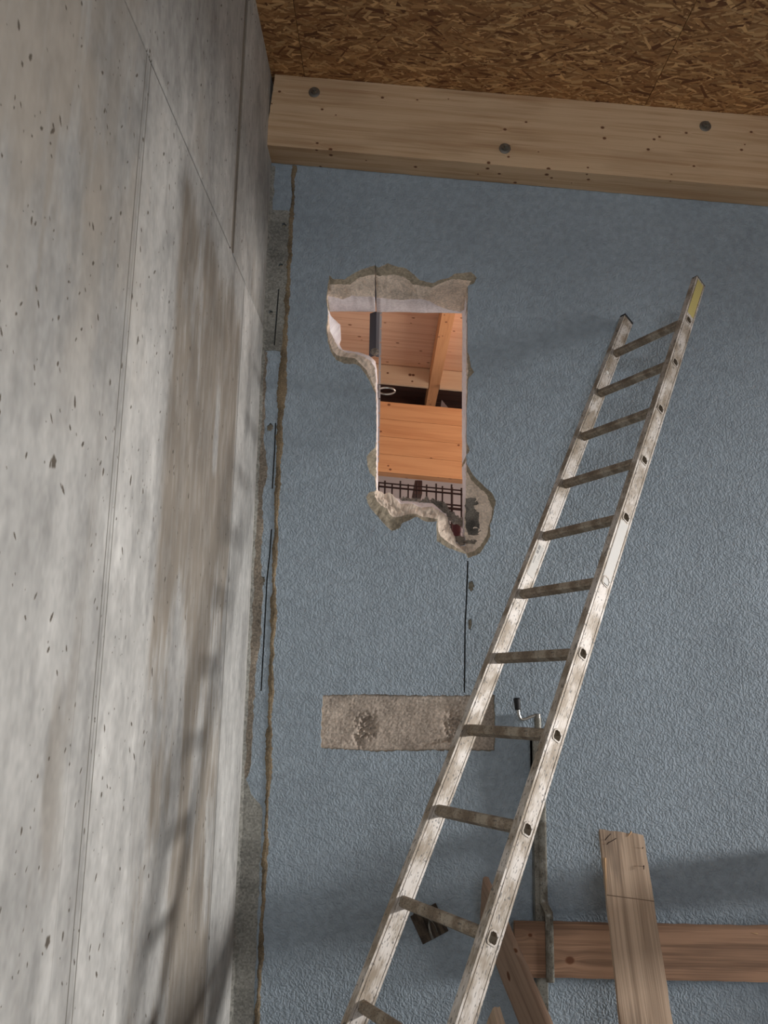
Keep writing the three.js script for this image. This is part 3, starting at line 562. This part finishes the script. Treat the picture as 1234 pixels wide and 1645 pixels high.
{
  const top = new THREE.Vector3(1.008, 0.772, 0.16), dn = new THREE.Vector3(-0.074, -0.519, 0.43).normalize(), L = 1.56;
  const X = dn.clone().negate(), Y = new THREE.Vector3(-1, 0, 0), Z = new THREE.Vector3(); Y.addScaledVector(X, -Y.dot(X)).normalize(); Z.crossVectors(X, Y);
  // the board turns a little about its length, so that its left edge shows
  const pl = thing('leaning_plank', 'worn brown plank with bent nails leaning upright in front of the level plank', 'plank');
  pl.position.copy(top).addScaledVector(dn, L / 2).addScaledVector(Z, Z.z > 0 ? -0.014 : 0.014); orient(pl, X, Y, Z); if (Z.z < 0) console.log('leaning plank faces away');
  part(pl, 'timber', boardGeo(L, 0.188, 0.028, 6, 0.0022), M.oldPlank);
  part(pl, 'saw_mark', new THREE.BoxGeometry(0.0028, 0.182, 0.0012).translate(L / 2 - 0.265, 0, 0.0136), std({ color: 0x75604e, roughness: 0.9 }), 'dark saw mark across the plank');
  const f = 0.014, nail = (x, y, pts) => part(pl, 'nail', tube(pts.map(([a, b, c]) => [x + a, y + b, f + c]), 0.0016, 14, 6), M.nail, 'bent rusty nail');
  nail(L / 2 - 0.045, 0.072, [[0, 0, -0.01], [0, 0, 0.012], [0.006, -0.006, 0.016], [0.02, -0.02, 0.018]]);
  nail(L / 2 - 0.062, 0.066, [[0, 0, -0.01], [0, 0, 0.012], [0.004, -0.01, 0.018], [0.02, -0.034, 0.02]]);
  nail(L / 2 - 0.06, -0.078, [[0, 0, -0.01], [0, 0, 0.004], [0.002, 0, 0.006]]);
  nail(L / 2 - 0.135, -0.07, [[0, 0, -0.01], [0, 0, 0.008], [-0.008, 0.002, 0.01], [-0.016, 0.004, 0.01]]);
  part(pl, 'splinter', place(new THREE.ConeGeometry(0.004, 0.035, 5), L / 2 - 0.01, -0.03, f + 0.001, 0, 0, 0.9), M.splinter);
  part(pl, 'splinter', place(new THREE.ConeGeometry(0.005, 0.16, 6), L / 2 - 0.2, 0.088, f - 0.002, 0, 0, 1.5), M.splinter, 'pale splintered strip on the left edge');
}
function brace(name, label, tip, d, W, T, L, seed, cut, m) {
  d.normalize(); const X = d.clone().negate(), down = new THREE.Vector3(0, -1, 0); down.addScaledVector(X, -down.dot(X)).normalize();
  const Y = down.clone().negate(), Z = new THREE.Vector3().crossVectors(X, Y);   // Y up in the plane of the board, Z sideways
  const o = thing(name, label, 'plank'); o.position.copy(tip).addScaledVector(d, L / 2).addScaledVector(down, W / 2).addScaledVector(Z, Z.x > 0 ? T / 2 : -T / 2); orient(o, X, Y, Z);
  part(o, 'timber', boardGeo(L, W, T, seed, 0.002, (x, y) => x > L / 2 - 0.08 ? -cut * clamp((W / 2 - y) / W) * smooth(L / 2 - 0.08, L / 2, x) : 0), m); return o;
}
M.brace = woodMat(61, [164, 138, 118], [118, 94, 78], { knots: 10, contrast: 1.0, stain: 0.3, stainColor: [116, 92, 76], bump: 0.0012, rough: 0.9 });
brace('brace_plank', 'slanting brown brace plank behind the lower end of the ladder with a pointed end', new THREE.Vector3(0.418, 0.58, 0.15), new THREE.Vector3(0.134, -0.27, 0.57), 0.2, 0.03, 1.72, 5, 0.05, M.brace);
brace('brace_batten', 'pale batten tip just showing at the bottom edge under the ladder', new THREE.Vector3(0.348, 0.445, 0.9), new THREE.Vector3(0.16, -0.5, 0.4), 0.10, 0.03, 0.84, 8, 0.03, M.oldPlank);
{
  const t = thing('anchor_plate', 'rusty square steel plate with a hooked bolt fixed to the blue wall behind the ladder', 'plate', [0.206, 0.337, 0.004]);
  const pg = new RoundedBoxGeometry(0.125, 0.125, 0.006, 2, 0.002); part(t, 'plate', metricUV(pg), M.rust).rotation.z = R(27);
  part(t, 'flange', metricUV(new RoundedBoxGeometry(0.03, 0.1, 0.004, 2, 0.001).translate(-0.03, 0.02, 0.01)), M.rust).rotation.z = R(27);
  part(t, 'hook', tube([[0.0, 0.02, 0], [-0.002, 0.02, 0.03], [-0.004, 0.012, 0.05], [0, -0.01, 0.056], [0.008, -0.034, 0.05], [0.012, -0.045, 0.036], [0.012, -0.045, 0.02]], 0.0048, 40, 10), M.zinc, 'bright hooked bolt');
  part(t, 'nut', place(new THREE.CylinderGeometry(0.012, 0.012, 0.01, 6), 0, 0.02, 0.008, PI / 2), M.rust);
  part(t, 'wire', tube([[-0.02, 0.03, 0.006], [-0.014, 0.034, 0.03], [0.004, 0.028, 0.04], [0.02, 0.008, 0.034], [0.034, -0.028, 0.012]], 0.0022, 30, 6), M.zinc);
}
// added plank on edge just to the right of the view, low at the wall and propped on a post: it shades a band of the walls and the ladder
{
  const t = thing('shade_plank', 'unseen plank on edge added to shade the blue wall and the ladder', 'plank', [2.15, 0.62, 0.02]);
  const b = part(t, 'timber', boardGeo(2.1, 0.2, 0.05, 9, 0.002), M.redPlank); b.rotation.order = 'YXZ'; b.rotation.set(0, -PI / 2, Math.atan(0.03)); b.position.set(0, 0.032, 1.05);
  const l = part(t, 'leg', boardGeo(0.86, 0.09, 0.05, 12, 0.002), M.redPlank); l.rotation.z = PI / 2; l.position.set(0.052, FY - 0.62 + 0.43, 1.9);
  const k = part(t, 'leg', boardGeo(0.75, 0.09, 0.05, 14, 0.002), M.redPlank); k.rotation.z = PI / 2; k.position.set(0.052, FY - 0.62 + 0.375, 0.12);
}

// ---------------------------------------------------------------- the next room, seen through the opening
const nextY = (x) => 4.64 - SLOPE * x, ZN = -6.2, XN0 = -1.6, XN1 = 4.4;
{ const w = struct('wall_next_shade'); for (let i = 0; i < 3; i++) part(w, 'shade_board', boardGeo(5.9, 0.24, 0.03, 20 + i, 0.002), M.darkShadeWood).position.set(1.4, 4.2 + 0.242 * i, -5.6); }  // added dark boards stand in for the unlit space above the beam
{ const w = struct('wall_next_far'); part(w, 'masonry', new THREE.BoxGeometry(XN1 - XN0 + 0.4, 4.4, 0.2).translate((XN0 + XN1) / 2, 2.2, ZN - 0.1), M.plaster); }
{ const w = struct('wall_next_left'); part(w, 'masonry', new THREE.BoxGeometry(0.2, 5.2, -ZN).translate(XN0 - 0.1, 2.6, ZN / 2 - 0.2), M.plaster); }
{ const w = struct('wall_next_right'); piercedWall(w, -ZN, 5.2, 0.2, [[2.6, 1.6, 5.6, 3.2]], M.plaster, (o) => { o.rotation.y = -PI / 2; o.position.set(XN1 + 0.2, 0, ZN - 0.2); }); }
const nextCeil = struct('ceiling_next');
{
  const bw = 0.2;
  for (let i = 0; i < 30; i++) { const z = -0.3 - bw * (i + 0.5); if (z < ZN - 0.1) break; const o = part(nextCeil, 'ceiling_board', boardGeo(6.3, bw - 0.002, 0.03, 30 + i * 1.7, 0.001), z < -4.5 ? M.darkShadeWood : M.lining); o.rotation.set(-PI / 2, 0, 0); o.rotation.order = 'ZXY'; o.rotation.set(-PI / 2, 0, -th); o.position.set(1.4, nextY(1.4) + 0.015, z); }  // boards beyond the blocking coloured dark in place of shade
  const deck = part(nextCeil, 'roof_deck', new THREE.BoxGeometry(6.6, 0.12, 6.4).translate(0, 0.1, 0), M.darkShadeWood); deck.rotation.z = -th; deck.position.set(1.4, nextY(1.4), -3.3);
}
{
  const g = thing('glulam_beam', 'deep orange laminated timber beam crossing the next room behind the opening', 'beam', [1.4, 0, -3.4]); const xm = 1.4, yb = 3.108 - SLOPE * (xm + 0.113), yt = yb + 0.708;
  g.position.y = (yb + yt) / 2; g.rotation.z = -th;
  for (let i = 0; i < 4; i++) part(g, 'lamella', boardGeo(5.8, 0.1765, 0.2, 50 + i * 2.3, 0.0006), M.glulam).position.y = -0.354 + 0.177 * (i + 0.5);
  part(g, 'gusset', slab([[-0.935, 0.354], [-0.83, 0.354], [-0.93, 0.46]], [], -0.004, 0.004), M.galv, 'small grey steel gusset on top of the beam');
}
{
  const f = thing('rafter', 'pale timber rafter running back under the boarded ceiling of the next room', 'beam', [0.51, 4.41 + 0.09, -2.92]);
  const o = part(f, 'timber', boardGeo(5.2, 0.178, 0.12, 61, 0.001), M.glulam); o.rotation.y = PI / 2;
}
for (const [x0, x1, label] of [[-1.5, 0.448, 'pale blocking board between ceiling and beam left of the rafter'], [0.572, 4.3, 'pale blocking board between ceiling and beam right of the rafter']]) {
  const xm = (x0 + x1) / 2, b = thing('blocking_board', label, 'board', [xm, nextY(xm) - 0.118, -4.46]); b.rotation.z = -th; part(b, 'timber', boardGeo((x1 - x0) / Math.cos(th) - 0.004, 0.225, 0.05, 63 + x0, 0.001), M.paleWood);
}
{ const j = thing('joist', 'short dark timber joist end under the laminated beam', 'beam', [0.292, 3.0, -4.85]); part(j, 'timber', boardGeo(2.68, 0.14, 0.075, 67, 0.001), M.darkShadeWood).rotation.y = PI / 2; }
// reinforcement mats standing behind the wall
{
  const mat = (label, z, x0, tops, levels) => {
    const t = thing('rebar_mat', label, 'rebar', [0, FY, z], null);
    tops.forEach(([x, y]) => part(t, 'upright_bar', place(cyl(0.0062, y - FY, 8), x, (y - FY) / 2, 0), M.rebar));
    levels.forEach((y, i) => part(t, 'cross_bar', place(cyl(0.0055, 1.5, 8), 0.25, y - FY - SLOPE * 0.25, 0.011, 0, 0, PI / 2 - th), M.rebar));
    return t;
  };
  mat('nearer mat of dark rebar standing behind the lower edge of the opening', -1.62, 0, [[-0.12, 2.65], [-0.031, 2.655], [0.08, 2.655], [0.199, 2.64], [0.338, 2.64], [0.449, 2.635], [0.52, 2.61], [0.66, 2.62], [0.8, 2.6]], [2.632, 2.606, 2.52, 2.49, 2.36, 2.2, 1.9, 1.5, 1.1, 0.7, 0.3]);
  mat('second mat of dark rebar standing behind the nearer mat', -1.9, 0, [[-0.08, 2.7], [0.022, 2.69], [0.145, 2.69], [0.285, 2.69], [0.405, 2.68], [0.48, 2.67], [0.62, 2.65]], [2.66, 2.575, 2.55, 2.42, 2.1, 1.7, 1.3, 0.9, 0.5]);
}
{ const c = thing('conduit', 'dark red conduit seen through the dark gap low in the opening', 'pipe', [0.418, FY, -0.9]); part(c, 'pipe', place(cyl(0.03, 2.46, 20), 0, 1.23, 0), M.red); part(c, 'coupling', place(cyl(0.034, 0.05, 20), 0, 2.41, 0), M.red); }
M.beadStrip = std({ color: 0xbdb6b4, roughness: 0.6, metalness: 0.2 });
// perforated corner bead along the inner left edge of the opening, and the loop hanging from it
{
  const t = thing('corner_bead', 'perforated metal corner bead along the left edge of the opening', 'bead', [-0.066, 2.45, -0.212]);
  const s = toShape([[-0.034, 0.58], [0.0, 0.58], [0.0, 0.83], [-0.034, 0.83]]), q = toShape([[0, 0.575], [0.02, 0.575], [0.02, 0.83], [0, 0.83]]); part(t, 'leg', new THREE.ExtrudeGeometry(s, { depth: 0.0015, bevelEnabled: false }).rotateY(-0.9).translate(-0.018, 0, 0).scale(1.6, 1, 1).translate(0.011, 0, 0), std({ color: 0x4a4a52, metalness: 0.5, roughness: 0.5 }), 'dark metal leg of the bead'); part(t, 'flange', new THREE.ExtrudeGeometry(q, { depth: 0.0015, bevelEnabled: false }).rotateY(0.5).translate(-0.018, 0, 0), M.galv);
  const f = toShape([[0, 0], [0.0115, 0], [0.0115, 0.83], [0, 0.83]]); for (let y = 0.03; y < 0.82; y += 0.078) f.holes.push(toPath(Array.from({ length: 10 }, (_, i) => [0.0075 + 0.003 * Math.cos(i / 10 * 2 * PI), y + 0.005 * Math.sin(i / 10 * 2 * PI)])));
  part(t, 'strip', new THREE.ExtrudeGeometry(f, { depth: 0.0015, bevelEnabled: false }), M.beadStrip, 'perforated strip of the bead');
  const l = thing('metal_loop', 'bright flat metal loop hanging in the opening from its left edge', 'loop', [-0.022, 2.836, -0.214]);
  part(l, 'ring', new THREE.TorusGeometry(0.045, 0.0032, 10, 60).scale(1, 1, 1.6).rotateX(PI / 2 - 0.1).scale(1, 1, 0.85), M.chrome);
}

// ---------------------------------------------------------------- renderer
scene.traverse((o) => { if (o.isMesh) { o.castShadow = true; o.receiveShadow = true; } if (o.isLight && o.shadow) o.castShadow = true; });
const renderer = new THREE.WebGLRenderer({ antialias: true });
renderer.setSize(1234, 1645);
renderer.shadowMap.enabled = true;
renderer.outputColorSpace = THREE.SRGBColorSpace;
renderer.toneMapping = THREE.LinearToneMapping;
renderer.toneMappingExposure = EXPOSURE;
renderer.render(scene, camera);
